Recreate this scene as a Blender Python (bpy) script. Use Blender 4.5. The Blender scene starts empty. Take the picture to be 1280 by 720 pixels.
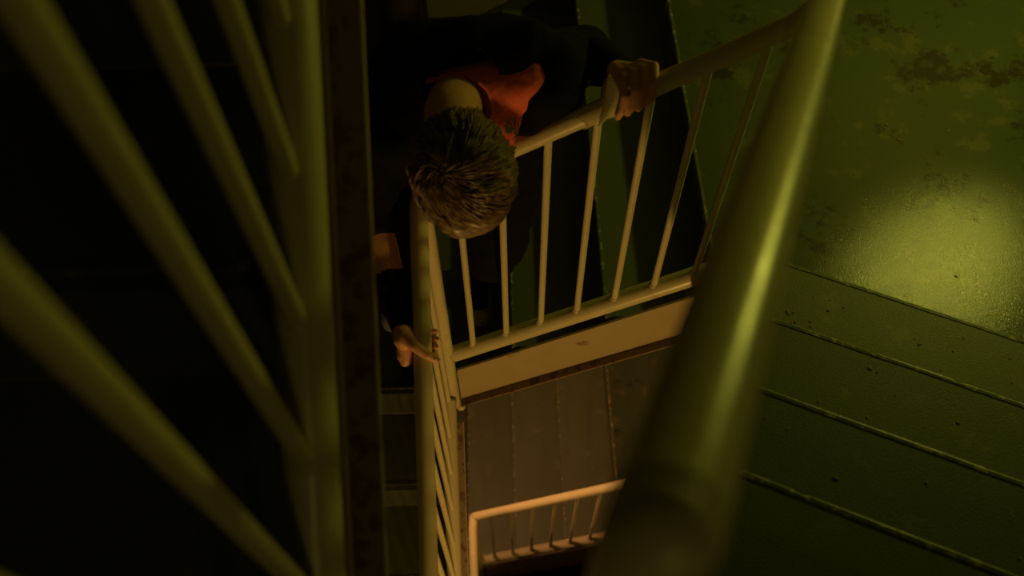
import bpy, bmesh, math, random
from mathutils import Vector, Matrix, noise
random.seed(7)
V = Vector
scene = bpy.context.scene
C = scene.collection

# ------------------------------------------------------------------ camera
FW = V((0.00691, 0.51245, -0.85869)); UP = V((0.02827, 0.85827, 0.51242)); RT = V((0.99958, -0.02782, -0.00855))
CAM = V((0.20639, -1.34170, 2.66016))
cd = bpy.data.cameras.new('camera'); cam = bpy.data.objects.new('camera', cd); C.objects.link(cam)
m3 = Matrix((RT, UP, -FW)).transposed()
cam.matrix_world = Matrix.Translation(CAM) @ m3.to_4x4()
cd.sensor_width = 36; cd.lens = 36 * 1092.5 / 1280; cd.clip_start = 0.02
cd.dof.use_dof = True; cd.dof.focus_distance = 2.5; cd.dof.aperture_fstop = 2.8
scene.camera = cam
# ------------------------------------------------------------------ world, exposure
w = bpy.data.worlds.new('world'); scene.world = w; w.use_nodes = True
w.node_tree.nodes['Background'].inputs[0].default_value = (0.8, 0.75, 0.35, 1)
w.node_tree.nodes['Background'].inputs[1].default_value = 0.0012
scene.view_settings.view_transform = 'Standard'; scene.view_settings.look = 'None'
scene.view_settings.gamma = 1; scene.view_settings.use_curve_mapping = False
scene.view_settings.exposure = 0.12
# ------------------------------------------------------------------ lamps of the stairwell plus one added fill (fixtures are built below)
LAMP_GREEN = dict(pos=V((2.30, 0.86, 1.80)), col=(1.0, 0.96, 0.11), power=22.0, r=0.05)
LAMP_WARM = dict(pos=V((0.42, -2.50, -0.14)), col=(1.0, 0.56, 0.13), power=66.0, r=0.08)
FILL_UP = dict(pos=V((0.42, -2.50, -0.14 + 2.862)), col=(1.0, 0.74, 0.18), power=1.9, r=0.08)  # added fill behind the camera, brightens the hand, neck and rails
LAMP_LOW = dict(pos=V((-0.20, 0.34, -0.80)), col=(1.0, 0.44, 0.16), power=42.0, r=0.08)

M_ = 0.627; H = 2.862; RISE = H / 15; HR = 0.912; SP = 0.112
T2 = V((-0.415, -0.91, 0)).normalized(); E2 = V((0.91, -0.415, 0)).normalized(); O2 = V((0.844, 0, 0))
YB = 1.65; XL = -1.35; YF = -2.7; WR = 1.12
ZP = -0.355

# ------------------------------------------------------------------ materials
def nt(name):
    m = bpy.data.materials.new(name); m.use_nodes = True
    t = m.node_tree; b = t.nodes['Principled BSDF']
    return m, t, b
def N(t, ty, **kw):
    n = t.nodes.new(ty)
    for k, v in kw.items():
        if k.startswith('i_'): n.inputs[k[2:].replace('_', ' ')].default_value = v
        else: setattr(n, k, v)
    return n
def ramp(t, fac, stops):
    r = t.nodes.new('ShaderNodeValToRGB'); e = r.color_ramp.elements
    while len(e) < len(stops): e.new(0.5)
    for i, (p, c) in enumerate(stops):
        e[i].position = p; e[i].color = (*c, 1) if len(c) == 3 else c
    t.links.new(fac, r.inputs[0]); return r
def paint(name, base, worn, rough=0.4, scale=6, wear=0.6, bump=0.15, bscale=60, dark=None, spec=0.5, fine=None):
    m, t, b = nt(name)
    tc = N(t, 'ShaderNodeTexCoord')
    n1 = N(t, 'ShaderNodeTexNoise'); n1.inputs['Scale'].default_value = scale; n1.inputs['Detail'].default_value = 8; n1.inputs['Roughness'].default_value = 0.65
    n2 = N(t, 'ShaderNodeTexNoise'); n2.inputs['Scale'].default_value = bscale; n2.inputs['Detail'].default_value = 6
    t.links.new(tc.outputs['Object'], n1.inputs['Vector']); t.links.new(tc.outputs['Object'], n2.inputs['Vector'])
    mul = tuple(c * 0.82 for c in base)
    st = [(0.0, mul), (0.5, base), (wear, base), (min(wear + 0.06, 1), worn)]
    r1 = ramp(t, n1.outputs[0], st)
    last = r1.outputs[0]
    if dark:
        n3 = N(t, 'ShaderNodeTexNoise'); n3.inputs['Scale'].default_value = dark[0]; n3.inputs['Detail'].default_value = 10; n3.inputs['Roughness'].default_value = 0.75
        t.links.new(tc.outputs['Object'], n3.inputs['Vector'])
        r3 = ramp(t, n3.outputs[0], [(dark[1], (0, 0, 0)), (dark[1] + 0.05, (1, 1, 1))])
        mx = N(t, 'ShaderNodeMix', data_type='RGBA'); t.links.new(r3.outputs[0], mx.inputs[0])
        t.links.new(last, mx.inputs[6]); mx.inputs[7].default_value = (*dark[2], 1); last = mx.outputs[2]
    t.links.new(last, b.inputs['Base Color'])
    rr = N(t, 'ShaderNodeMapRange'); rr.inputs[3].default_value = rough - 0.12; rr.inputs[4].default_value = rough + 0.15
    t.links.new(n2.outputs[0], rr.inputs[0]); t.links.new(rr.outputs[0], b.inputs['Roughness'])
    bp = N(t, 'ShaderNodeBump'); bp.inputs['Strength'].default_value = bump; bp.inputs['Distance'].default_value = 0.004
    t.links.new(n2.outputs[0], bp.inputs['Height']); t.links.new(bp.outputs[0], b.inputs['Normal'])
    b.inputs['Specular IOR Level'].default_value = spec
    return m
MAT = {}
MAT['cream'] = paint('cream_gloss_paint', (0.62, 0.56, 0.34), (0.50, 0.43, 0.25), rough=0.30, scale=9, wear=0.66, bump=0.05, bscale=70)
MAT['stringer'] = paint('beige_steel_paint', (0.42, 0.34, 0.20), (0.20, 0.11, 0.05), rough=0.55, scale=7, wear=0.64, bump=0.15, dark=(22, 0.66, (0.05, 0.03, 0.015)))
MAT['flange'] = paint('rusty_flange', (0.22, 0.15, 0.09), (0.10, 0.05, 0.03), rough=0.7, scale=25, wear=0.52, bump=0.5, dark=(60, 0.6, (0.02, 0.012, 0.008)))
MAT['floor'] = paint('green_floor_paint', (0.062, 0.084, 0.040), (0.105, 0.115, 0.06), rough=0.16, scale=9, wear=0.56, bump=0.18, bscale=320, dark=(4.2, 0.565, (0.028, 0.026, 0.018)))
MAT['step'] = paint('green_step_paint', (0.105, 0.122, 0.070), (0.15, 0.16, 0.10), rough=0.5, scale=8, wear=0.60, bump=0.25, bscale=240, dark=(9, 0.70, (0.04, 0.035, 0.025)))
MAT['nosing'] = paint('worn_nosing', (0.110, 0.128, 0.072), (0.40, 0.36, 0.23), rough=0.36, scale=38, wear=0.54, bump=0.25, bscale=200, dark=(45, 0.66, (0.04, 0.03, 0.02)))
MAT['wall'] = paint('tan_wall_paint', (0.36, 0.30, 0.14), (0.30, 0.25, 0.12), rough=0.6, scale=4, wear=0.62, bump=0.3, bscale=30)
MAT['wall_shade'] = paint('olive_wall_shade', (0.12, 0.11, 0.05), (0.08, 0.07, 0.04), rough=0.6, scale=12)  # olive tone stands for the person's shade on the wall
MAT['door'] = paint('dark_door', (0.035, 0.025, 0.015), (0.05, 0.03, 0.02), rough=0.5, scale=10)
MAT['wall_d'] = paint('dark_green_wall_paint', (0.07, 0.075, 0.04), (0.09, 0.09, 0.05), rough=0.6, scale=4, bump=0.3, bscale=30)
MAT['ceil'] = paint('soffit', (0.10, 0.09, 0.05), (0.08, 0.07, 0.04), rough=0.7)
MAT['metal'] = paint('dull_metal', (0.3, 0.3, 0.28), (0.2, 0.2, 0.2), rough=0.4, scale=20)
MAT['rubble'] = paint('grit', (0.22, 0.19, 0.10), (0.30, 0.15, 0.07), rough=0.7, scale=30, wear=0.5)
def simple(name, col, rough=0.6, var=0.25, scale=40, bump=0.2, sss=0, sheen=0, spec=0.4):
    m, t, b = nt(name)
    tc = N(t, 'ShaderNodeTexCoord'); n = N(t, 'ShaderNodeTexNoise'); n.inputs['Scale'].default_value = scale; n.inputs['Detail'].default_value = 5
    t.links.new(tc.outputs['Object'], n.inputs['Vector'])
    r = ramp(t, n.outputs[0], [(0.3, tuple(c * (1 - var) for c in col)), (0.7, tuple(min(1, c * (1 + var)) for c in col))])
    t.links.new(r.outputs[0], b.inputs['Base Color']); b.inputs['Roughness'].default_value = rough
    bp = N(t, 'ShaderNodeBump'); bp.inputs['Strength'].default_value = bump; bp.inputs['Distance'].default_value = 0.003
    t.links.new(n.outputs[0], bp.inputs['Height']); t.links.new(bp.outputs[0], b.inputs['Normal'])
    b.inputs['Specular IOR Level'].default_value = spec
    if sss: b.inputs['Subsurface Weight'].default_value = sss; b.inputs['Subsurface Radius'].default_value = (0.01, 0.004, 0.002)
    if sheen: b.inputs['Sheen Weight'].default_value = sheen
    return m
MAT['skin'] = simple('skin', (0.62, 0.33, 0.20), 0.5, 0.10, 60, 0.12, sss=0.08)
MAT['lip'] = simple('lips', (0.45, 0.16, 0.12), 0.45, 0.1)
MAT['eye'] = simple('eye', (0.5, 0.48, 0.42), 0.15, 0.05)
MAT['nail'] = simple('nail', (0.66, 0.42, 0.30), 0.3, 0.05)
MAT['jacket'] = simple('black_fabric', (0.004, 0.004, 0.005), 0.9, 0.3, 200, 0.3, spec=0.15)
MAT['jeans'] = simple('black_denim', (0.008, 0.008, 0.009), 0.9, 0.3, 300, 0.3, spec=0.15)
MAT['shirt'] = simple('coral_cotton', (0.82, 0.17, 0.12), 0.85, 0.12, 150, 0.2, spec=0.2)
MAT['print'] = simple('grey_print', (0.13, 0.14, 0.10), 0.8, 0.6, 70, 0.1)
MAT['shoe'] = simple('black_canvas', (0.01, 0.01, 0.012), 0.9, 0.2, 200)
MAT['rubber'] = simple('offwhite_rubber', (0.42, 0.38, 0.26), 0.6, 0.1, 60)
MAT['paper'] = simple('yellowed_paper', (0.78, 0.73, 0.48), 0.8, 0.08, 30, 0.2)
MAT['black'] = simple('black_band', (0.01, 0.01, 0.01), 0.5, 0.1)
def hairmat():
    m, t, b = nt('brown_hair')
    tc = N(t, 'ShaderNodeTexCoord'); n = N(t, 'ShaderNodeTexNoise'); n.inputs['Scale'].default_value = 55; n.inputs['Detail'].default_value = 4
    t.links.new(tc.outputs['Object'], n.inputs['Vector'])
    r = ramp(t, n.outputs[0], [(0.30, (0.09, 0.05, 0.025)), (0.5, (0.20, 0.125, 0.06)), (0.70, (0.36, 0.25, 0.13))])
    t.links.new(r.outputs[0], b.inputs['Base Color']); b.inputs['Roughness'].default_value = 0.42
    b.inputs['Specular IOR Level'].default_value = 0.6
    return m
MAT['hair'] = hairmat()
def emat(name, col, s):
    m, t, b = nt(name); b.inputs['Emission Color'].default_value = (*col, 1); b.inputs['Emission Strength'].default_value = s
    b.inputs['Base Color'].default_value = (*col, 1); return m

# ------------------------------------------------------------------ helpers
def obj(name, bm, mat, parent=None, smooth=False, kind=None, label=None, cat=None, group=None):
    me = bm if isinstance(bm, bpy.types.Mesh) else None
    if me is None:
        me = bpy.data.meshes.new(name)
        bmesh.ops.recalc_face_normals(bm, faces=bm.faces[:]); bm.to_mesh(me); bm.free()
        me.materials.append(MAT[mat] if isinstance(mat, str) else mat)
        if smooth:
            for p in me.polygons: p.use_smooth = True
    o = bpy.data.objects.new(name, me); C.objects.link(o)
    if parent: o.parent = parent
    return tag(o, label, cat, group, kind)
def tag(o, label=None, cat=None, group=None, kind=None):
    if label: o['label'] = label
    if cat: o['category'] = cat
    if group: o['group'] = group
    if kind: o['kind'] = kind
    return o
def empty(name, loc, label=None, cat=None, group=None, kind=None):
    o = bpy.data.objects.new(name, None); C.objects.link(o); o.location = loc; o.empty_display_size = 0.05
    return tag(o, label, cat, group, kind)
def prism(bm, poly, z0, z1):
    vs0 = [bm.verts.new((x, y, z0)) for x, y in poly]; vs1 = [bm.verts.new((x, y, z1)) for x, y in poly]
    n = len(poly); bm.faces.new(vs0[::-1]); bm.faces.new(vs1)
    for i in range(n): bm.faces.new((vs0[i], vs0[(i + 1) % n], vs1[(i + 1) % n], vs1[i]))
def box(bm, c, ax, ay, az, sx, sy, sz):
    vs = []
    for k in (-1, 1):
        for i, j in ((-1, -1), (1, -1), (1, 1), (-1, 1)):
            vs.append(bm.verts.new(V(c) + ax * (i * sx / 2) + ay * (j * sy / 2) + az * (k * sz / 2)))
    for f in ((0, 3, 2, 1), (4, 5, 6, 7), (0, 1, 5, 4), (1, 2, 6, 5), (2, 3, 7, 6), (3, 0, 4, 7)): bm.faces.new([vs[i] for i in f])
def frame_for(d):
    d = d.normalized(); a = V((0, 0, 1)) if abs(d.z) < 0.9 else V((1, 0, 0))
    s = d.cross(a).normalized(); return s, d.cross(s).normalized()
def tube(bm, pts, r, seg=14, cap=True):
    pts = [V(p) for p in pts]; rs = r if isinstance(r, (list, tuple)) else [r] * len(pts)
    if len(pts) >= 2 and (pts[1] - pts[0]).length > 0.06 and not isinstance(r, (list, tuple)):
        pts.insert(1, pts[0] + (pts[1] - pts[0]).normalized() * 0.012); pts.insert(-1, pts[-1] + (pts[-2] - pts[-1]).normalized() * 0.012); rs = [r] * len(pts)
    rings = []; s = None
    for i, p in enumerate(pts):
        if i == 0: d = pts[1] - pts[0]
        elif i == len(pts) - 1: d = pts[-1] - pts[-2]
        else: d = (pts[i + 1] - pts[i]).normalized() + (pts[i] - pts[i - 1]).normalized()
        d.normalize()
        if s is None: s, _ = frame_for(d)
        s = (s - d * s.dot(d)).normalized(); u = d.cross(s)
        k = 1.0
        rings.append([bm.verts.new(p + (s * math.cos(2 * math.pi * j / seg) + u * math.sin(2 * math.pi * j / seg)) * rs[i] * k) for j in range(seg)])
    for a, b in zip(rings, rings[1:]):
        for j in range(seg): bm.faces.new((a[j], a[(j + 1) % seg], b[(j + 1) % seg], b[j]))
    if cap: bm.faces.new(rings[0][::-1]); bm.faces.new(rings[-1])
def capsule(bm, a, b, ra, rb, seg=30):
    a = V(a); b = V(b); d = (b - a); L = d.length
    if L < 1e-6: d = V((0, 0, 1))
    d = d.normalized(); pts = []; rs = []
    for k in range(0, 6):
        t = math.pi / 2 * k / 5.0; pts.append(a - d * ra * math.cos(t)); rs.append(max(ra * math.sin(t), 1e-4))
    for k in range(0, 6):
        t = math.pi / 2 * k / 5.0; pts.append(b + d * rb * math.sin(t)); rs.append(max(rb * math.cos(t), 1e-4))
    s, u = frame_for(d); rings = []
    for p, r in zip(pts, rs):
        rings.append([bm.verts.new(p + (s * math.cos(2 * math.pi * j / seg) + u * math.sin(2 * math.pi * j / seg)) * r) for j in range(seg)])
    for x, y in zip(rings, rings[1:]):
        for j in range(seg): bm.faces.new((x[j], x[(j + 1) % seg], y[(j + 1) % seg], y[j]))
    bm.faces.new(rings[0][::-1]); bm.faces.new(rings[-1])
def chain(bm, pts, rs):
    for i in range(len(pts) - 1): capsule(bm, pts[i], pts[i + 1], rs[i], rs[i + 1])
def ellipsoid(bm, c, axes, radii, seg=20, rings=14):
    c = V(c); R = []
    for k in range(1, rings):
        t = math.pi * k / rings
        R.append([bm.verts.new(c + axes[0] * (radii[0] * math.sin(t) * math.cos(2 * math.pi * j / seg)) + axes[1] * (radii[1] * math.sin(t) * math.sin(2 * math.pi * j / seg)) + axes[2] * (radii[2] * math.cos(t))) for j in range(seg)])
    top = bm.verts.new(c + axes[2] * radii[2]); bot = bm.verts.new(c - axes[2] * radii[2])
    for x, y in zip(R, R[1:]):
        for j in range(seg): bm.faces.new((x[j], y[j], y[(j + 1) % seg], x[(j + 1) % seg]))
    for j in range(seg):
        bm.faces.new((top, R[0][j], R[0][(j + 1) % seg])); bm.faces.new((bot, R[-1][(j + 1) % seg], R[-1][j]))
def voxel(bm, size, smooth=4, factor=0.5):
    bmesh.ops.recalc_face_normals(bm, faces=bm.faces[:])
    me = bpy.data.meshes.new('tmp'); bm.to_mesh(me); bm.free()
    o = bpy.data.objects.new('tmp', me); C.objects.link(o)
    r = o.modifiers.new('r', 'REMESH'); r.mode = 'VOXEL'; r.voxel_size = size; r.use_smooth_shade = True
    if smooth:
        s = o.modifiers.new('s', 'SMOOTH'); s.iterations = smooth; s.factor = factor
    dg = bpy.context.evaluated_depsgraph_get(); dg.update()
    me2 = bpy.data.meshes.new_from_object(o.evaluated_get(dg))
    bpy.data.objects.remove(o)
    out = bmesh.new(); out.from_mesh(me2); bpy.data.meshes.remove(me2)
    return out

# ------------------------------------------------------------------ the setting: walls
Wd = 0.15
def wall(name, a, b, z0, z1, mat='wall', thick=Wd, side=1):
    a = V((*a, 0)); b = V((*b, 0)); d = (b - a).normalized(); n = V((-d.y, d.x, 0)) * side * thick
    bm = bmesh.new(); prism(bm, [(a.x, a.y), (b.x, b.y), (b.x + n.x, b.y + n.y), (a.x + n.x, a.y + n.y)], z0, z1)
    return obj(name, bm, mat, kind='structure')
ZB = -2 * H + ZP; ZT = H + 2.6
def right_wall_x(y): return O2.x + E2.x * WR + (O2.y + E2.y * WR - y) * (T2.x / -T2.y)
bm = bmesh.new()
# back wall with a doorway on each landing
for (x0, x1) in ((XL - Wd, -0.97), (-0.10, right_wall_x(YB) + 0.3)): prism(bm, [(x0, YB), (x1, YB), (x1, YB + Wd), (x0, YB + Wd)], ZB, ZT)
zs = ZB
for k in (-2, -1, 0, 1):
    zf = ZP + k * H
    prism(bm, [(-0.97, YB), (-0.10, YB), (-0.10, YB + Wd), (-0.97, YB + Wd)], zf + 2.02, min(zf + H, ZT))
obj('wall_back', bm, 'wall', kind='structure')
wall('wall_left', (XL, YF - Wd), (XL, YB + Wd), ZB, ZT, 'wall_d')
wall('wall_front', (XL, YF), (right_wall_x(YF) + 0.1, YF), ZB, ZT, 'wall_d', side=-1)
wall('wall_right', (right_wall_x(YF) , YF), (right_wall_x(YB + 0.1), YB + 0.1), ZB, ZT, 'wall_d', side=-1)
bm = bmesh.new(); prism(bm, [(XL - Wd, YF - Wd), (1.6, YF - Wd), (3.5, YB + Wd), (XL - Wd, YB + Wd)], ZT, ZT + 0.12); obj('ceiling', bm, 'ceil', kind='structure')
for i, k in enumerate((-2, -1, 0)):
    zf = ZP + k * H
    d = empty('door_%d' % (i + 1), (-0.535, YB + 0.06, zf), kind='structure')
    bm = bmesh.new(); box(bm, (0, 0.02, 1.0), V((1, 0, 0)), V((0, 1, 0)), V((0, 0, 1)), 0.80, 0.04, 1.96)
    obj('door_leaf', bm, 'door', d)
    bm = bmesh.new()
    for sx in (-1, 1): box(bm, (sx * 0.418, 0.0, 1.0), V((1, 0, 0)), V((0, 1, 0)), V((0, 0, 1)), 0.034, 0.12, 2.0)
    box(bm, (0, 0.0, 2.005), V((1, 0, 0)), V((0, 1, 0)), V((0, 0, 1)), 0.87, 0.12, 0.03)
    obj('door_frame', bm, 'door', d)
    bm = bmesh.new(); tube(bm, [(0.32, 0, 1.0), (0.32, -0.045, 1.0), (0.22, -0.05, 1.0)], 0.009, 10); obj('door_handle', bm, 'metal', d, True)
    bm = bmesh.new(); prism(bm, [(-0.43, -0.06), (0.43, -0.06), (0.43, 0.12), (-0.43, 0.12)], -0.2, 0.004); obj('threshold', bm, 'floor', d)

# ------------------------------------------------------------------ landings and flights
def edge_strip(a, b, inward, z, parent, r=0.012):
    """separate nosing angle along a step edge: slightly proud, slightly uneven, with chips"""
    a = V((*a, z)); b = V((*b, z)); d = (b - a); L = d.length; d.normalize(); n = V((*inward, 0)).normalized()
    bm = bmesh.new(); k = max(8, int(L / 0.02)); rows = []
    for i in range(k + 1):
        p = a + d * (L * i / k); q = p * 9.0
        w1 = noise.noise(q) * 0.0012; chip = max(0, noise.noise(p * 31.0 + V((3, 1, 7))) - 0.36) * 0.018
        prof = [(-0.0015 + w1 + chip, -0.034), (-0.002 + w1 + chip, -0.003 - chip), (0.000 + w1 + chip, 0.0015 - chip * 0.6), (0.003 + chip, 0.0025), (0.010 + w1, 0.0020), (0.0115 + w1, -0.004), (0.008, -0.03)]
        rows.append([bm.verts.new(p + n * s + V((0, 0, h))) for s, h in prof])
    for x, y in zip(rows, rows[1:]):
        for j in range(len(x)): jj = (j + 1) % len(x); bm.faces.new((x[j], x[jj], y[jj], y[j]))
    bm.faces.new(rows[0]); bm.faces.new(rows[-1][::-1])
    return obj('nosing', bm, 'nosing', parent)
def slab(name_poly, z, t, mat): pass
def gridtop(bm, poly, z0, z1): prism(bm, poly, z0, z1)

R1N = [-0.085, 0.222, 0.522, 0.838]
LN = [0.03, -0.28, -0.58, -0.88, -1.18, -1.47]
F2N = [-0.012, 0.297, 0.590, 0.860, 1.140]
def p2(s, e): q = O2 + T2 * s + E2 * e; return (q.x, q.y)

LX = {1: 0.005, 0: -0.018, -1: -0.018}; LS = {1: 0.74, 0: 0.64, -1: 0.64}; LZ = {1: 2.085 + 0.74 * 0.708 - H, 0: -0.31, -1: -0.31}
def stringer_mesh(a, b, off_in, zt, zb, flange=0.03, base=0):
    """vertical steel plate from a to b (rail foot points), inner face off_in towards the well; with a bottom flange"""
    a = V(a); b = V(b); d = (b - a); dh = V((d.x, d.y, 0)).normalized(); n = off_in.normalized()
    bm = bmesh.new(); bf = bmesh.new()
    def quadbox(bmx, i0, i1, z0, z1):
        vs = []
        for P in (a, b):
            for i, z in ((i0, z0), (i1, z0), (i1, z1), (i0, z1)): vs.append(bmx.verts.new(P + n * i + V((0, 0, z))))
        bmx.faces.new(vs[0:4]); bmx.faces.new(vs[4:8][::-1])
        for j in range(4): jj = (j + 1) % 4; bmx.faces.new((vs[j], vs[4 + j], vs[4 + jj], vs[jj]))
    if base:
        quadbox(bm, -0.012, -0.004, zb, zt)
        quadbox(bf, -0.003, 0.0395, zb + 0.010, zb + 0.016)
        quadbox(bm, -0.003, 0.003, zb + 0.0165, zb + 0.026)
        quadbox(bm, 0.040, 0.043, zb + 0.004, zb + 0.017)
        return bm, bf
    quadbox(bm, 0.012, 0.020, zb, zt)
    quadbox(bf, 0.0205, 0.020 + flange, zb, zb + 0.006)
    quadbox(bf, 0.020 + flange - 0.004, 0.020 + flange, zb + 0.0065, zb + 0.010)
    return bm, bf

def flight(steps, z0, a_edges, inward, label, group, parent_z=0):
    pass

def make_turn(k, parts=('L', 'P', 'R', 'Q', 'F', 'S')):
    dz = k * H
    where = {1: 'uppermost', 0: 'middle', -1: 'lower', -2: 'lowest'}[k]
    if 'L' in parts:
        t = empty('stair_flight', (0, 0, 0), {1: 'dark flight of steps behind the blurred balusters at left', 0: 'narrow strip of dark steps seen left of the near-vertical handrail by the left hand', -1: 'flight beneath the left side of the well, one storey below the person', -2: 'bottom flight under the left side of the well'}[k], 'stairs')
        for i in range(5):
            y0, y1 = LN[i], LN[i + 1]; z = ZP + dz - RISE * (i + 1)
            bm = bmesh.new(); prism(bm, [(XL + 0.004, y1), (-0.021, y1), (-0.021, y0 - 0.0205), (XL + 0.004, y0 - 0.0205)], z - 0.04, z); obj('tread', bm, 'step', t)
            bm = bmesh.new(); prism(bm, [(XL + 0.004, y0 - 0.02), (-0.021, y0 - 0.02), (-0.021, y0 - 0.0005), (XL + 0.004, y0 - 0.0005)], z, z + RISE - 0.0005); obj('riser', bm, 'step', t)
            edge_strip((XL + 0.004, y1), (-0.002, y1), (0, 1), z, t)
        edge_strip((XL + 0.004, LN[0]), (-0.09, LN[0]), (0, 1), ZP + dz, t)
        a = V((0.0, 0.0, -0.30 + dz)); b = V((0.0, -1.45, -0.30 - 0.64 * 1.45 + dz))
        a = V((LX[k], -0.02, LZ[k] + dz)); b = V((LX[k], -1.45, LZ[k] - LS[k] * 1.45 + dz))
        s1, s2 = stringer_mesh(a, b, V((1, 0, 0)), -0.21, -0.285, flange=0.021, base=-0.020)
        obj('stringer', s1, 'stringer', t); obj('flange', s2, 'flange', t)
    if 'P' in parts:
        bm = bmesh.new(); prism(bm, [(XL, 0.0305), (R1N[0] - 0.0005, 0.0305), (R1N[0] - 0.0005, YB), (XL, YB)], ZP + dz - 0.2, ZP + dz)
        obj('floor', bm, 'floor', kind='structure')
    if 'R' in parts:
        t = empty('stair_flight', (0, 0, 0), {1: 'flight overhead that crosses the far side of the well', 0: 'green steps behind the railing the right hand holds', -1: 'brown lit steps one storey below, seen through the well', -2: 'dark teal steps at the very bottom of the well under the small orange railing'}[k], 'stairs')
        for i in range(3):
            x0, x1 = R1N[i], R1N[i + 1]; z = ZP + dz + RISE * (i + 1)
            bm = bmesh.new(); prism(bm, [(x0, 0.0), (x1 + 0.012, 0.0), (x1 + 0.012, YB - 0.004), (x0, YB - 0.004)], z - 0.04, z); obj('tread', bm, 'step', t)
            bm = bmesh.new(); prism(bm, [(x0 + 0.012, 0.0), (x0 + 0.030, 0.0), (x0 + 0.030, YB - 0.004), (x0 + 0.012, YB - 0.004)], z - RISE + 0.0005, z - 0.0405); obj('riser', bm, 'step', t)
            edge_strip((x0, 0.002), (x0, YB - 0.004), (1, 0), z, t)
        edge_strip((R1N[3], 0.01), (R1N[3], YB - 0.004), (1, 0), ZP + dz + RISE * 4, t)
        a = V((0.0, 0, dz)); b = V((0.84, 0, 0.84 * M_ + dz))
        s1, s2 = stringer_mesh(a + V((0.028, 0, 0.0175)), b, V((0, -1, 0)), -0.125, -0.375)
        obj('stringer', s1, 'stringer', t); obj('flange', s2, 'flange', t)
        bm = bmesh.new(); prism(bm, [(-0.10, -0.02), (-0.10, -0.0), (0.0, 0.0), (0.0, -0.02)], -0.5 + dz, -0.37 + dz)
        bmesh.ops.bevel(bm, geom=bm.edges[:], offset=0.002, segments=1); obj('end_plate', bm, 'stringer', t)
    if 'Q' in parts:
        zq = ZP + dz + RISE * 4; a0 = p2(F2N[0], 0); a1 = p2(F2N[0], WR)
        bm = bmesh.new(); prism(bm, [(R1N[3], 0.0), a0, a1, (right_wall_x(YB), YB), (R1N[3], YB)], zq - 0.2, zq)
        obj('floor', bm, 'floor', kind='structure')
    if 'F' in parts:
        t = empty('stair_flight', (0, 0, 0), {0: 'dark green steps with slanting pale edges at lower right', -1: 'flight on the right side of the well, one storey below', -2: 'bottom flight on the right side of the well'}[k], 'stairs')
        zq = ZP + dz + RISE * 4
        for i in range(4):
            z = zq + RISE * (i + 1); s0, s1 = F2N[i], F2N[i + 1]
            bm = bmesh.new(); prism(bm, [p2(s0, 0), p2(s1 + 0.012, 0), p2(s1 + 0.012, WR - 0.006), p2(s0, WR - 0.006)], z - 0.04, z); obj('tread', bm, 'step', t)
            bm = bmesh.new(); prism(bm, [p2(s0 + 0.012, 0), p2(s0 + 0.03, 0), p2(s0 + 0.03, WR - 0.006), p2(s0 + 0.012, WR - 0.006)], z - RISE + 0.0005, z - 0.0405); obj('riser', bm, 'step', t)
            edge_strip(p2(s0, 0), p2(s0, WR - 0.006), (T2.x, T2.y), z, t)
        edge_strip(p2(F2N[4], 0), p2(F2N[4], WR - 0.006), (T2.x, T2.y), zq + RISE * 5, t)
        a = V((*p2(0, 0), zq + RISE + 0.12)); b = V((*p2(1.15, 0), zq + RISE + 0.12 + 1.15 * 0.65))
        s1, s2 = stringer_mesh(a, b, -E2, -0.125, -0.375)
        obj('stringer', s1, 'stringer', t); obj('flange', s2, 'flange', t)
    if 'S' in parts:
        zs_ = ZP + dz + RISE * 9
        bm = bmesh.new(); prism(bm, [p2(F2N[4], 0.0), (0.25, -1.30), (0.0, -1.36), (0.0, -1.4705), (XL, -1.4705), (XL, YF), (right_wall_x(YF), YF), p2(F2N[4], WR)], zs_ - 0.2, zs_)
        obj('floor', bm, 'floor', kind='structure')
make_turn(1, ('L', 'P', 'R', 'Q')); make_turn(0); make_turn(-1); make_turn(-2, ('P', 'R', 'Q', 'F', 'S'))
bm = bmesh.new(); prism(bm, [(XL, YF), (right_wall_x(YF), YF), (right_wall_x(YB), YB), (XL, YB)], ZB - 0.12, ZB - 0.001); obj('floor', bm, 'floor', kind='structure')
# raked strip on the back wall, coloured olive for the person's shade
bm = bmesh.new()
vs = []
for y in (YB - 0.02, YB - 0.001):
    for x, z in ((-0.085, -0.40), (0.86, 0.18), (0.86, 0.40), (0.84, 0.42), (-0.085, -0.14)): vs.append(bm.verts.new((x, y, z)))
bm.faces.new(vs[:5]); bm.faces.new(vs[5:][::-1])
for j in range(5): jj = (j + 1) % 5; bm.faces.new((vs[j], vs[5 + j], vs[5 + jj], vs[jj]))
obj('shade_strip_back', bm, 'wall_shade', kind='structure')

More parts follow.
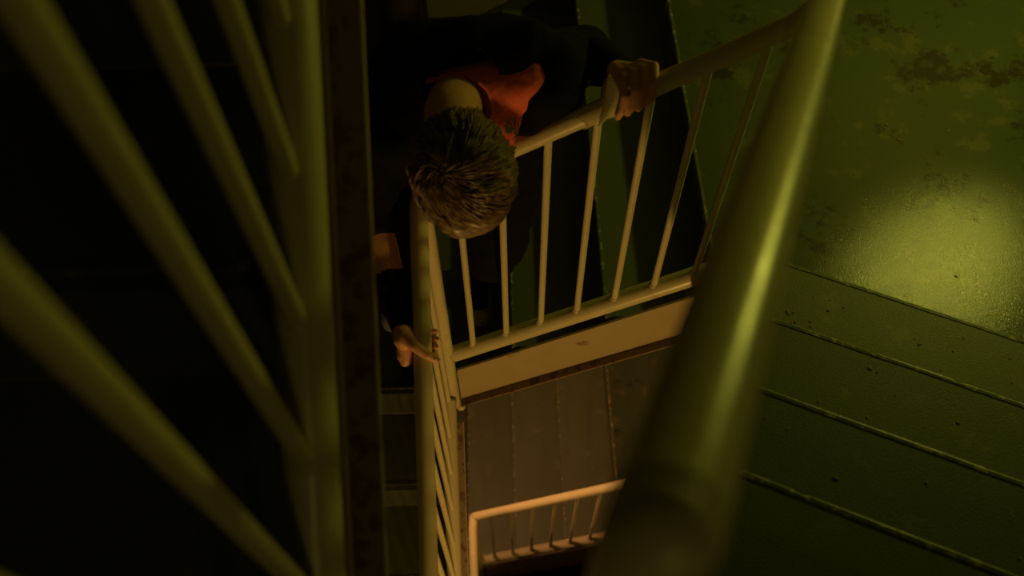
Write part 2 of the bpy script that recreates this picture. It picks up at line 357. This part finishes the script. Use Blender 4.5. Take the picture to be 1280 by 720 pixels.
# ------------------------------------------------------------------ railings
RB = 0.0285; RH = 0.0235; RBAL = 0.0100
def weld_mesh():
    bm = bmesh.new(); bmesh.ops.create_icosphere(bm, subdivisions=2, radius=1)
    for v in bm.verts:
        v.co *= 1 + noise.noise(v.co * 3) * 0.25; v.co.x *= 0.0145; v.co.y *= 0.0145; v.co.z *= 0.009
    me = bpy.data.meshes.new('weld'); bm.to_mesh(me); bm.free(); me.materials.append(MAT['cream'])
    for p in me.polygons: p.use_smooth = True
    return me
WELD = weld_mesh()
bal_cache = {}
def baluster(root, foot, hgt):
    key = round(hgt, 2)
    if key not in bal_cache:
        bm = bmesh.new(); tube(bm, [(0, 0, -0.004), (0, 0, hgt * 0.5), (0, 0, hgt)], RBAL, 12)
        me = bpy.data.meshes.new('baluster'); bmesh.ops.recalc_face_normals(bm, faces=bm.faces[:]); bm.to_mesh(me); bm.free(); me.materials.append(MAT['cream'])
        for p in me.polygons: p.use_smooth = True
        bal_cache[key] = me
    o = obj('baluster', bal_cache[key], None, root); o.location = foot
    wd = obj('weld', WELD, None, o); wd.location = (0, 0, 0.0); wd.rotation_euler = (0, 0, random.random() * 6)
    return o
def railing(label, top, bot, bals, posts, rad=(RH, RB)):
    root = empty('stair_railing', bot[0], label, 'railing')
    inv = V(bot[0])
    loc = lambda ps: [V(p) - inv for p in ps]
    bm = bmesh.new(); tube(bm, loc(top), rad[0], 24);
    obj('handrail', bm, 'cream', root, True)
    bm = bmesh.new(); tube(bm, loc(bot), rad[1], 24); obj('bottom_rail', bm, 'cream', root, True)
    for f, hh in bals: baluster(root, V(f) - inv, hh)
    for a, b, r in posts:
        bm = bmesh.new(); tube(bm, loc([a, b]), r, 20); obj('newel_post', bm, 'cream', root, True)
        wd = obj('weld', WELD, None, root)
        wd.location = V(a) - inv + V((0.022, -0.012, 0.0)); wd.scale = (1.2, 1.2, 1.5)
    return root
def rail_R1(k, label):
    dz = k * H
    top = [(0, 0, HR + dz), (0.80, 0, HR + 0.80 * M_ + dz), (0.846, -0.004, HR + 0.85 * M_ + dz + 0.03)]
    bot = [(0.02, 0, 0.02 * M_ - RB + dz), (0.84, 0, 0.84 * M_ - RB + dz)]
    bals = [((0.091 + i * SP, 0, M_ * (0.091 + i * SP) + dz), HR - 0.01) for i in range(7)]
    return railing(label, top, bot, bals, [((0, 0, -0.44 + dz), (0, 0, HR + dz), 0.0215)])
def rail_L(k, label):
    dz = k * H; x = LX[k]; sl = 0.60; sb = LS[k]; z0_ = LZ[k]
    top = [(0, 0, HR + dz), (x * 0.3, -0.06, HR - 0.02 + dz), (x * 0.3, -1.40, HR - 0.02 - sl * 1.34 + dz)]
    bot = [(x, -0.02, z0_ - RB + dz), (x, -1.45, z0_ - sb * 1.45 - RB + dz)]
    y0 = -0.708 + SP * 6
    bals = []
    for i in range(13):
        y = y0 - SP * i
        if y > -0.03 or y < -1.40: continue
        zb = z0_ + sb * y + dz; zt = HR - 0.02 + sl * (y + 0.06) + dz
        bals.append(((x, y, zb), zt - zb - 0.01))
    return railing(label, top, bot, bals, [])
RE = V((0.264, -1.251, 2.324))
def rail_R2(k, label):
    dz = k * H; a = V((0.834, -0.02, 1.62 + dz)); e = RE + V((0, 0, dz))
    top = [(0.846, -0.004, HR + 0.85 * M_ + dz + 0.05), (0.846, -0.004, 1.57 + dz), a, e]
    foot = [V((*p2(0.03, 0), 0.72 + dz)), V((*p2(1.37, 0), 0.72 + 1.34 * 0.6 + dz))]
    bals = []
    for i in range(12):
        s = 0.08 + i * SP; q = p2(s, 0); zb = 0.72 + RB + (s - 0.03) * 0.6 + dz
        tt = (a.y - q[1]) / (a.y - e.y); zt = a.z + (e.z - a.z) * tt
        bals.append(((q[0], q[1], zb), zt - zb - 0.01))
    posts = [((e.x, e.y, 1.30 + dz), (e.x, e.y, e.z), 0.0232)]
    root = railing(label, top, [tuple(foot[0]), tuple(foot[1])], bals, posts)
    bm = bmesh.new(); ellipsoid(bm, e - V(foot[0]), (V((1, 0, 0)), V((0, 1, 0)), V((0, 0, 1))), (0.0236,) * 3, 24, 16); obj('elbow', bm, 'cream', root, True)
    return root
rail_R1(0, 'cream railing with round balusters that the person leans over, hand and paper on it')
rail_R1(-1, 'small orange-lit railing far below at the bottom of the well')
rail_L(0, 'railing running down from the corner past the left hand, seen almost edge-on')
rail_L(1, 'blurred near railing at left, bottom tube and balusters only')
rail_L(-1, 'railing one storey below, going down from the corner of the small orange railing')
rail_R2(0, 'big out-of-focus handrail with a long highlight in the right foreground')
rail_R2(-1, 'right-hand railing one storey below, hidden behind the near handrail')

# ------------------------------------------------------------------ wall lamps and the added fill (just outside the frame)
def wall_lamp(L, wall_dir, label, es):
    d = V(wall_dir).normalized(); s, u = frame_for(d)
    base = L['pos'] + d * 0.155
    root = empty('wall_lamp', base, label, 'lamp')
    bm = bmesh.new(); tube(bm, [d * 0.02, -d * 0.03], 0.085, 24); obj('base', bm, 'metal', root, True)
    bm = bmesh.new(); ellipsoid(bm, -d * 0.06, (s, u, d), (0.065, 0.065, 0.05), 20, 12)
    obj('diffuser', bm, emat('lamp_glass', L['col'], es), root, True)
    for k in range(4):
        a = k * math.pi / 4; q = s * math.cos(a) + u * math.sin(a)
        bm = bmesh.new(); tube(bm, [q * 0.08 - d * 0.03, q * 0.072 - d * 0.09, -d * 0.125, -q * 0.072 - d * 0.09, -q * 0.08 - d * 0.03], 0.003, 6)
        obj('guard_wire', bm, 'metal', root, True)
    ld = bpy.data.lights.new('bulb_light', 'POINT'); ld.energy = L['power']; ld.color = L['col']; ld.shadow_soft_size = L['r']
    lo = bpy.data.objects.new('bulb_light', ld); C.objects.link(lo); lo.parent = root; lo.location = L['pos'] - base
wall_lamp(LAMP_GREEN, E2, 'round guarded wall lamp with yellow-green light beside the green landing', 3)
wall_lamp(LAMP_LOW, (0, 0, 1), 'round guarded ceiling lamp with orange light under the middle landing', 3)
wall_lamp(FILL_UP, (0, -1, 0), 'added fill lamp with dim yellow light behind the camera', 1)
wall_lamp(LAMP_WARM, (0, -1, 0), 'round guarded wall lamp with orange light one storey below', 3)

# ------------------------------------------------------------------ the person leaning over the corner of the railing
P = empty('person', (-0.02, 0.35, ZP), 'person in black jacket and coral top leaning over the railing corner, gripping both handrails', 'person')
P0 = V(P.location)
def pobj(name, bm, mat, parent=None, smooth=True, label=None):
    for v in bm.verts: v.co -= P0
    return obj(name, bm, mat, parent or P, smooth, label=label)
zr = lambda x: HR + M_ * x
# head frame: f = where the face points, u = towards the crown, s = the person's own left
HC = V((0.129, -0.235, 1.262))
f = V((0.14, -0.48, -0.86)).normalized(); u = V((0.06, -0.87, 0.49)); u = (u - f * u.dot(f)).normalized(); s = u.cross(f) * -1
hp = lambda a, b, c: HC + s * a + f * b + u * c       # side, forward, up
neck = V((0.098, -0.04, 1.225))
shR, shL = V((-0.030, 0.11, 1.165)), V((0.315, 0.10, 1.20))
elR, wrR = V((-0.125, -0.04, 0.885)), V((-0.052, -0.280, 0.735))
elL, wrL = V((0.408, 0.285, 1.070)), V((0.464, 0.078, 1.222))
chest = V((0.13, 0.22, 1.03)); belly = V((0.07, 0.38, 0.80)); hip = V((0.03, 0.48, 0.58))
hipR, hipL = V((-0.06, 0.48, 0.52)), V((0.11, 0.48, 0.53))
knR, knL = V((-0.15, 0.38, 0.10)), V((0.165, 0.24, 0.22))
anR, anL = V((-0.22, 0.46, -0.27)), V((0.10, 0.37, -0.085))
bm = bmesh.new()
# head
ellipsoid(bm, hp(0, -0.012, 0.028), (s, f, u), (0.078, 0.096, 0.086))
ellipsoid(bm, hp(0, 0.020, -0.030), (s, f, u), (0.066, 0.068, 0.080))
ellipsoid(bm, hp(0, 0.050, -0.070), (s, f, u), (0.047, 0.044, 0.050))
ellipsoid(bm, hp(0, 0.078, -0.098), (s, f, u), (0.022, 0.018, 0.018))
ellipsoid(bm, hp(0, 0.072, 0.020), (s, f, u), (0.052, 0.018, 0.016))
capsule(bm, hp(0, 0.082, 0.005), hp(0, 0.112, -0.034), 0.009, 0.012)
for a in (-1, 1):
    ellipsoid(bm, hp(a * 0.012, 0.100, -0.038), (s, f, u), (0.009, 0.010, 0.008))
    ellipsoid(bm, hp(a * 0.038, 0.064, -0.030), (s, f, u), (0.024, 0.022, 0.022))
    ellipsoid(bm, hp(a * 0.079, -0.006, -0.012), (s, f * 0.94 + u * 0.34, u * 0.94 - f * 0.34), (0.010, 0.019, 0.031))
ellipsoid(bm, hp(0, 0.092, -0.066), (s, f, u), (0.024, 0.010, 0.009))
# neck and trunk
chain(bm, [hp(0, -0.035, -0.055), neck, V((0.108, 0.02, 1.19)), V((0.115, 0.06, 1.16))], [0.056, 0.060, 0.067, 0.075])
chain(bm, [shR * 0.8 + neck * 0.2, V((0.10, 0.05, 1.16)), shL * 0.8 + neck * 0.2], [0.042, 0.066, 0.042])
chain(bm, [V((0.05, 0.14, 1.07)), V((0.03, 0.36, 0.82)), V((0.0, 0.48, 0.60))], [0.105, 0.10, 0.10])
chain(bm, [V((0.20, 0.14, 1.08)), V((0.12, 0.37, 0.83)), V((0.07, 0.48, 0.60))], [0.105, 0.10, 0.10])
# arms
chain(bm, [shR, elR, wrR], [0.046, 0.044, 0.027]); chain(bm, [shL, elL, wrL], [0.046, 0.038, 0.025])
# legs
chain(bm, [hipR, knR, anR], [0.078, 0.052, 0.036]); chain(bm, [hipL, knL, anL], [0.078, 0.052, 0.036])
for an, dr in ((anR, V((-0.15, -1, 0))), (anL, V((0.05, -1, 0)))):
    dr.normalize(); chain(bm, [an + V((0, 0, -0.03)) - dr * 0.04, an + dr * 0.12 + V((0, 0, -0.045))], [0.034, 0.028])
# the person's left hand (right in the picture): over the top of the handrail, fingers down its near side
rb = RH
nails = []
ks = []
for i, (x, ln) in enumerate(((0.476, 0.90), (0.497, 1.0), (0.518, 0.96), (0.538, 0.84))):
    z = zr(x); kn = V((x, 0.018, z + 0.050 - 0.004 * abs(i - 1.2)))
    pts = [V((0.482 + i * 0.011, 0.054, z + 0.026 - i * 0.004)), kn, V((x - 0.002, -0.024, z + 0.040 * ln)), V((x - 0.006, -0.041 * (0.6 + 0.4 * ln), z + 0.006)), V((x - 0.012, -0.033, z - 0.022 * ln))]
    chain(bm, pts, [0.0125, 0.0106, 0.0092, 0.0083, 0.0072]); ks.append(kn)
    nails.append((pts[4] + (pts[3] - pts[4]) * 0.25, (pts[3] - pts[4]).normalized(), V((0, -1, -0.25)).normalized()))
chain(bm, [wrL, V((0.480, 0.050, zr(0.48) + 0.020))], [0.026, 0.022]); chain(bm, [wrL, V((0.516, 0.046, zr(0.51) + 0.014))], [0.024, 0.020])
chain(bm, [V((0.482, 0.050, zr(0.48) + 0.020)), V((0.520, 0.042, zr(0.52) + 0.016))], [0.018, 0.017])
th = [V((0.464, 0.062, 1.220)), V((0.449, 0.044, 1.214)), V((0.440, 0.024, 1.212)), V((0.438, 0.002, 1.210))]
chain(bm, th, [0.016, 0.0135, 0.0115, 0.0095])
# the person's right hand (left in the picture): grips the other handrail from outside, thumb across its top
lz = lambda y: HR - 0.02 + 0.60 * (y + 0.06)
dl = V((0, -1, -0.6)).normalized()
hy = -0.325
B = lambda t, a, b: V((-0.005, hy, lz(hy))) + dl * t + V((1, 0, 0)) * a + V((0, -0.514, 0.857)) * b   # along, across, above the rail
chain(bm, [wrR, B(0.005, -0.046, 0.020)], [0.026, 0.024]); chain(bm, [wrR, B(0.045, -0.046, -0.008)], [0.024, 0.021])
chain(bm, [B(0.0, -0.045, 0.012), B(0.055, -0.043, -0.010)], [0.020, 0.019])
chain(bm, [B(-0.005, -0.040, 0.028), B(0.020, -0.016, 0.040), B(0.043, 0.014, 0.037), B(0.058, 0.036, 0.024)], [0.019, 0.0150, 0.0120, 0.0095])
for i in range(4):
    t = -0.006 + i * 0.0195; ln = (0.9, 1, 0.95, 0.8)[i]
    pts = [B(t + 0.01, -0.046, -0.006), B(t + 0.004, -0.046, -0.026), B(t, -0.020, -0.040 * ln), B(t - 0.003, 0.014, -0.037), B(t - 0.005, 0.034 * ln, -0.018)]
    chain(bm, pts, [0.0125, 0.0112, 0.0098, 0.0088, 0.0078])
nails.append((B(0.054, 0.032, 0.033), (B(0.043, 0.014, 0.037) - B(0.058, 0.036, 0.024)).normalized(), V((0.4, -0.4, 0.9)).normalized()))
body = voxel(bm, 0.0030, 3, 0.5)
pobj('body', body, 'skin')
for c, d, n in nails:
    bm = bmesh.new(); d = (d - n * d.dot(n)).normalized(); ellipsoid(bm, c + n * 0.0062, (d.cross(n), d, n), (0.0048, 0.0058, 0.0022), 10, 8); pobj('fingernail', bm, 'nail')
for a in (-1, 1):
    bm = bmesh.new(); ellipsoid(bm, hp(a * 0.031, 0.078, 0.0), (s, f, u), (0.012, 0.012, 0.010)); pobj('eye', bm, 'eye')
    bm = bmesh.new(); tube(bm, [hp(a * 0.014, 0.090, 0.020), hp(a * 0.032, 0.090, 0.026), hp(a * 0.052, 0.074, 0.020)], [0.003, 0.0045, 0.002], 8); pobj('eyebrow', bm, 'hair')
bm = bmesh.new(); tube(bm, [hp(-0.024, 0.090, -0.068), hp(-0.008, 0.101, -0.064), hp(0.008, 0.101, -0.064), hp(0.024, 0.090, -0.068)], [0.002, 0.0045, 0.0045, 0.002], 8); pobj('mouth', bm, 'lip')

def folds(bm, amp, sc, seed=0):
    bm.normal_update()
    for v in bm.verts:
        q = v.co * sc + V((seed, seed, 0)); q2 = V((q.x * 1.0, q.y * 0.6, q.z * 1.6))
        v.co += v.normal * (noise.noise(q2) * amp + (1 - abs(noise.noise(q2 * 2.1))) * amp * 0.35)
def cut(bm, test):
    bmesh.ops.delete(bm, geom=[fc for fc in bm.faces if test(fc.calc_center_median())], context='FACES')
def soften(bm, it=14):
    for _ in range(it):
        new = {}
        for v in bm.verts:
            be = [e for e in v.link_edges if e.is_boundary]
            if len(be) == 2: new[v] = v.co * 0.5 + (be[0].other_vert(v).co + be[1].other_vert(v).co) * 0.25
        for v, c in new.items(): v.co = c
def thick(bm, t):
    left = set(bm.faces); best = []
    while left:                                   # keep the largest connected piece of cloth
        st = [left.pop()]; comp = [st[0]]
        while st:
            fc = st.pop()
            for e in fc.edges:
                for g in e.link_faces:
                    if g in left: left.discard(g); st.append(g); comp.append(g)
        if len(comp) > len(best): best = comp
    keep = set(best); bmesh.ops.delete(bm, geom=[fc for fc in bm.faces if fc not in keep], context='FACES')
    soften(bm); bm.normal_update()
    vs_ = bm.verts[:]; fs_ = bm.faces[:]; be_ = [e for e in bm.edges if e.is_boundary]
    inner = {v: bm.verts.new(v.co - v.normal * t) for v in vs_}
    for fc in fs_: bm.faces.new([inner[v] for v in reversed(fc.verts)])
    for e in be_:
        a, b = e.verts
        try: bm.faces.new((a, b, inner[b], inner[a]))
        except ValueError: pass
# coral top
bm = bmesh.new()
chain(bm, [shR * 0.75 + neck * 0.25, V((0.10, 0.045, 1.165)), shL * 0.82 + neck * 0.18], [0.054, 0.080, 0.064])
chain(bm, [V((0.05, 0.13, 1.07)), V((0.03, 0.36, 0.82)), V((0.0, 0.48, 0.60))], [0.116, 0.112, 0.11])
chain(bm, [V((0.205, 0.12, 1.09)), V((0.12, 0.37, 0.83)), V((0.07, 0.48, 0.60))], [0.110, 0.110, 0.11])
chain(bm, [V((0.185, 0.03, 1.16)), V((0.183, -0.02, 1.145))], [0.070, 0.060])
bm = voxel(bm, 0.006, 4)
folds(bm, 0.006, 16)
nc = V((0.090, -0.02, 1.22))
cut(bm, lambda c: ((c - nc).x / 0.098) ** 2 + ((c - nc).y / 0.068) ** 2 + ((c - nc).z / 0.10) ** 2 < 1 or c.z < 0.7)
thick(bm, 0.003)
top_ = pobj('tank_top', bm, 'shirt')
top_.data.materials.append(MAT['print'])
pa, pb_ = V((0.2345, -0.114, 1.288)), V((0.2355, -0.005, 1.118))
for pl in top_.data.polygons:
    c = pl.center + P0; k = max(0, min(1, (c - pa).dot(pb_ - pa) / (pb_ - pa).length_squared)); d = (c - pa.lerp(pb_, k)).length
    if d + noise.noise(c * 90) * 0.008 < 0.020 and noise.noise(c * 140) > -0.15: pl.material_index = 1
# black jacket, open at the neck
bm = bmesh.new()
chain(bm, [shR, V((0.02, 0.15, 1.19)), V((0.13, 0.145, 1.195)), V((0.26, 0.13, 1.205)), shL], [0.075, 0.098, 0.105, 0.10, 0.078])
chain(bm, [V((0.03, 0.17, 1.06)), V((0.01, 0.37, 0.82)), V((-0.01, 0.48, 0.55))], [0.135, 0.135, 0.14])
chain(bm, [V((0.23, 0.17, 1.08)), V((0.14, 0.38, 0.83)), V((0.09, 0.48, 0.55))], [0.135, 0.135, 0.14])
chain(bm, [shR + V((-0.01, 0, 0)), elR + V((-0.01, 0, 0))], [0.078, 0.058]); chain(bm, [elR + V((-0.01, 0, 0)), elR * 0.90 + wrR * 0.10], [0.058, 0.054])
chain(bm, [shL, elL], [0.082, 0.074]); chain(bm, [elL, wrL * 0.90 + elL * 0.10], [0.072, 0.042])
chain(bm, [V((0.27, 0.10, 1.14)), V((0.262, 0.115, 0.97)), V((0.235, 0.09, 0.62)), V((0.225, 0.08, 0.47))], [0.075, 0.062, 0.045, 0.03])
chain(bm, [V((-0.06, 0.04, 1.08)), V((-0.07, 0.06, 0.90))], [0.075, 0.06])
chain(bm, [V((0.315, 0.07, 1.18)), V((0.285, 0.06, 1.12)), V((0.27, 0.10, 1.0))], [0.080, 0.068, 0.06])
chain(bm, [V((0.0, 0.07, 1.18)), V((-0.02, -0.01, 1.12))], [0.075, 0.065])
bm = voxel(bm, 0.007, 4)
folds(bm, 0.012, 11, 5)
oc = V((0.136, -0.06, 1.225))
ax1 = V((0.93, 0.10, 0.05)).normalized()
cut(bm, lambda c: ((c - oc).x / 0.094) ** 2 + ((c - oc).y / 0.162) ** 2 + ((c - oc).z / 0.20) ** 2 < 1)
thick(bm, 0.005)
pobj('jacket', bm, 'jacket')
bm = bmesh.new(); a = elR * 0.34 + wrR * 0.66; b = wrR + (wrR - elR).normalized() * 0.012
chain(bm, [a, b], [0.046, 0.038]); bm = voxel(bm, 0.005, 3); folds(bm, 0.006, 30, 2); pobj('cuff', bm, 'jacket')
bm = bmesh.new(); q = wrR + (wrR - elR).normalized() * 0.02; chain(bm, [q - (wrR - elR).normalized() * 0.004, q], [0.031, 0.031]); pobj('bracelet', bm, 'black')
# trousers and shoes
bm = bmesh.new()
chain(bm, [V((-0.03, 0.48, 0.62)), V((0.08, 0.48, 0.62))], [0.13, 0.13])
chain(bm, [hipR, knR, anR + V((0, 0.02, 0.03))], [0.105, 0.080, 0.065]); chain(bm, [hipL, knL, anL + V((0, 0.02, 0.03))], [0.105, 0.080, 0.065])
bm = voxel(bm, 0.008, 4); folds(bm, 0.010, 14, 9); pobj('trousers', bm, 'jeans')
for an, dr, gz in ((anR, V((-0.15, -1, 0)), ZP), (anL, V((0.05, -1, 0)), ZP + RISE)):
    dr = dr.normalized(); sd = V((dr.y, -dr.x, 0)); o0 = V((an.x, an.y, gz + 0.001))
    bm = bmesh.new()
    prof = [(-0.075, 0.030), (-0.03, 0.038), (0.03, 0.040), (0.09, 0.048), (0.14, 0.046), (0.175, 0.034), (0.190, 0.014)]
    poly = [o0 + dr * t + sd * w_ for t, w_ in prof] + [o0 + dr * t - sd * w_ for t, w_ in prof[::-1]]
    prism(bm, [(q.x, q.y) for q in poly], gz + 0.001, gz + 0.027)
    bmesh.ops.bevel(bm, geom=bm.edges[:], offset=0.004, segments=2)
    sole = pobj('shoe_sole', bm, 'rubber', label='off-white rubber sole')
    bm = bmesh.new()
    chain(bm, [o0 + dr * -0.03 + V((0, 0, 0.055)), o0 + dr * 0.05 + V((0, 0, 0.052)), o0 + dr * 0.135 + V((0, 0, 0.034))], [0.036, 0.038, 0.032])
    capsule(bm, o0 + V((0, 0, 0.06)), o0 + V((0, 0.0, 0.10)), 0.038, 0.040)
    bm = voxel(bm, 0.005, 3); cut(bm, lambda c: c.z < gz + 0.02); pobj('shoe_upper', bm, 'shoe')
    bm = bmesh.new(); ellipsoid(bm, o0 + dr * 0.150 + V((0, 0, 0.030)), (dr, sd, V((0, 0, 1))), (0.040, 0.040, 0.030)); pobj('toe_cap', bm, 'rubber', label='off-white rubber toe cap')
    for j in range(4):
        c = o0 + dr * (0.035 + 0.020 * j) + V((0, 0, 0.093 - 0.006 * j))
        bm = bmesh.new(); tube(bm, [c - sd * 0.024 - V((0, 0, 0.008)), c, c + sd * 0.024 - V((0, 0, 0.008))], 0.003, 6); pobj('shoelace', bm, 'rubber')
# hair: a tousled cap plus locks that sweep from the crown whorl
bm = bmesh.new()
HS = (0.093, 0.112, 0.098)
ellipsoid(bm, hp(0, -0.016, 0.030), (s, f, u), HS, 64, 48)
ellipsoid(bm, hp(0, 0.045, 0.070), (s, f, u), (0.070, 0.058, 0.045), 48, 32)
ellipsoid(bm, hp(0, -0.045, -0.030), (s, f, u), (0.078, 0.070, 0.062), 48, 32)
bm = voxel(bm, 0.003, 2)
loc_ = lambda c: ((c - HC).dot(s), (c - HC).dot(f), (c - HC).dot(u))
def bare(c):
    a, b, d_ = loc_(c)
    if d_ < -0.082: return True
    return b > 0.030 and d_ < 0.040 + 0.010 * math.sin(a * 90) and b > 0.03 + max(0, -(d_ - 0.04)) * -0.2
cut(bm, bare)
bm.normal_update()
crown = hp(0.035, -0.055, 0.11)
for v in bm.verts:
    a, b, d_ = loc_(v.co); cw = v.co - crown; an = math.atan2(cw.dot(s), cw.dot(f)); rr = cw.length
    q = V((math.cos(an + rr * 5) * 3.2, math.sin(an + rr * 5) * 3.2, rr * 6))
    v.co += v.normal * (0.005 + 0.007 * noise.noise(q * 1.6) + 0.0025 * noise.noise(q * 7))
thick(bm, 0.004)
hair = pobj('hair', bm, 'hair')
bm = bmesh.new(); rnd = random.Random(3)
cen = hp(0, -0.016, 0.030)
def surf(dv, lift):
    k = 1.0 / math.sqrt((dv.dot(s) / HS[0]) ** 2 + (dv.dot(f) / HS[1]) ** 2 + (dv.dot(u) / HS[2]) ** 2)
    return cen + dv * (k + lift)
for i in range(5200):
    while True:
        dv = V((rnd.gauss(0, 1), rnd.gauss(0, 1), rnd.gauss(0, 1))).normalized()
        p_ = surf(dv, 0)
        a, b, d_ = loc_(p_)
        if d_ < -0.055 or (b > 0.055 and d_ < 0.045): continue
        break
    cl = noise.noise(dv * 5.0); pts = []; cur = dv.copy(); n = 6; ln = 0.050 + 0.035 * rnd.random()
    cd_ = (crown - cen).normalized(); base_l = 0.004 + 0.008 * cl + rnd.random() * 0.003
    for k in range(n):
        pts.append(surf(cur, base_l + 0.010 * math.sin(math.pi * k / (n - 0.3)) * (0.6 + 0.7 * cl)))
        away = (cur - cd_); away -= cur * away.dot(cur)
        if away.length < 0.02: away = V((rnd.random(), rnd.random(), 0)) * 0.1
        away.normalize(); sw = cur.cross(away)
        dirv = away + sw * (0.55 + 0.5 * noise.noise(dv * 2.5 + V((5, 5, 5)))) + V((rnd.gauss(0, .10), rnd.gauss(0, .10), rnd.gauss(0, .10)))
        dirv += f * 0.35 + s * 0.35 * noise.noise(dv * 3.1 + V((9, 2, 4)))
        cur = (cur + dirv.normalized() * (ln / n / 0.10)).normalized()
    a, b, d_ = loc_(pts[-1])
    if b > 0.075 and d_ < 0.0: continue
    w0 = 0.0006 + rnd.random() * 0.0008
    tube(bm, pts, [w0 * 0.7, w0, w0 * 1.1, w0, w0 * 0.7, w0 * 0.15], 3, cap=False)
lk = pobj('hair_lock', bm, 'hair', hair); lk['kind'] = 'stuff'

# ------------------------------------------------------------------ the paper held against the handrail
def sheet(fn, nu, nv, t=0.0006):
    bm = bmesh.new(); g = [[bm.verts.new(fn(i / nu, j / nv)) for j in range(nv + 1)] for i in range(nu + 1)]
    for i in range(nu):
        for j in range(nv): bm.faces.new((g[i][j], g[i + 1][j], g[i + 1][j + 1], g[i][j + 1]))
    bmesh.ops.solidify(bm, geom=bm.faces[:], thickness=t); return bm
pr = empty('paper_sheet', (0.42, 0, zr(0.42)), 'yellowed folded sheet of paper wrapped over the handrail under the hand', 'paper')
pq = V(pr.location)
ra = V((1, 0, M_)).normalized(); rn = V((-M_, 0, 1)).normalized()
def wrap(uu, vv):
    x = 0.385 + 0.085 * uu + 0.012 * math.sin(vv * 5); a = math.radians(60 - 175 * vv); R_ = RH + 0.0025 + 0.002 * math.sin(uu * 7 + vv * 3)
    c = V((x, 0, zr(x))); return c + V((0, -1, 0)) * (R_ * math.cos(a)) * 1 + rn * (R_ * math.sin(a)) - pq
bm = sheet(wrap, 14, 22); obj('wrapped_part', bm, 'paper', pr, True)
def flap(uu, vv):
    # a stiff folded corner that stands away from the rail: pointed below, wide at the hand
    a = V((0.420, -0.040, 1.168)); b1 = V((0.446, 0.030, 1.262)); b2 = V((0.476, -0.020, 1.236))
    q = a.lerp(b1, uu).lerp(a.lerp(b2, uu), vv)
    return q + V((0.35, -0.9, 0.2)).normalized() * (0.016 * math.sin(math.pi * vv) * uu + 0.004 * math.sin(uu * 6)) - pq
bm = sheet(flap, 14, 12); obj('folded_corner', bm, 'paper', pr, True)

# ------------------------------------------------------------------ grit on the steps and the landing
rg = random.Random(11)
pb = bmesh.new(); bmesh.ops.create_icosphere(pb, subdivisions=1, radius=1)
for v in pb.verts: v.co *= 1 + noise.noise(v.co * 2) * 0.5; v.co.z *= 0.5
pm = bpy.data.meshes.new('chip'); pb.to_mesh(pm); pb.free(); pm.materials.append(MAT['rubble'])
cb = bmesh.new()
for i in range(150):
    st = rg.choice([-1, 0, 0, 0, 1, 1, 2]); e = rg.uniform(0.05, 1.2)
    if st < 0: sct = rg.uniform(-0.9, -0.05)
    else: sct = rg.uniform(F2N[st] + 0.04, F2N[st + 1] - 0.005)
    q = p2(sct, e); z = ZP + RISE * (5 + st) if st >= 0 else ZP + RISE * 4
    r_ = rg.uniform(0.0015, 0.0045); mm = Matrix.Translation(V((q[0], q[1], z + r_ * 0.3))) @ Matrix.Rotation(rg.random() * 6, 4, 'Z') @ Matrix.Diagonal((r_ * rg.uniform(1, 2.2), r_, r_, 1))
    t0 = len(cb.verts); cb.from_mesh(pm); cb.verts.ensure_lookup_table()
    for v in cb.verts[t0:]: v.co = mm @ v.co
obj('grit', cb, 'rubble', kind='stuff', label='paint chips and grit scattered on the green landing and steps', cat='debris')
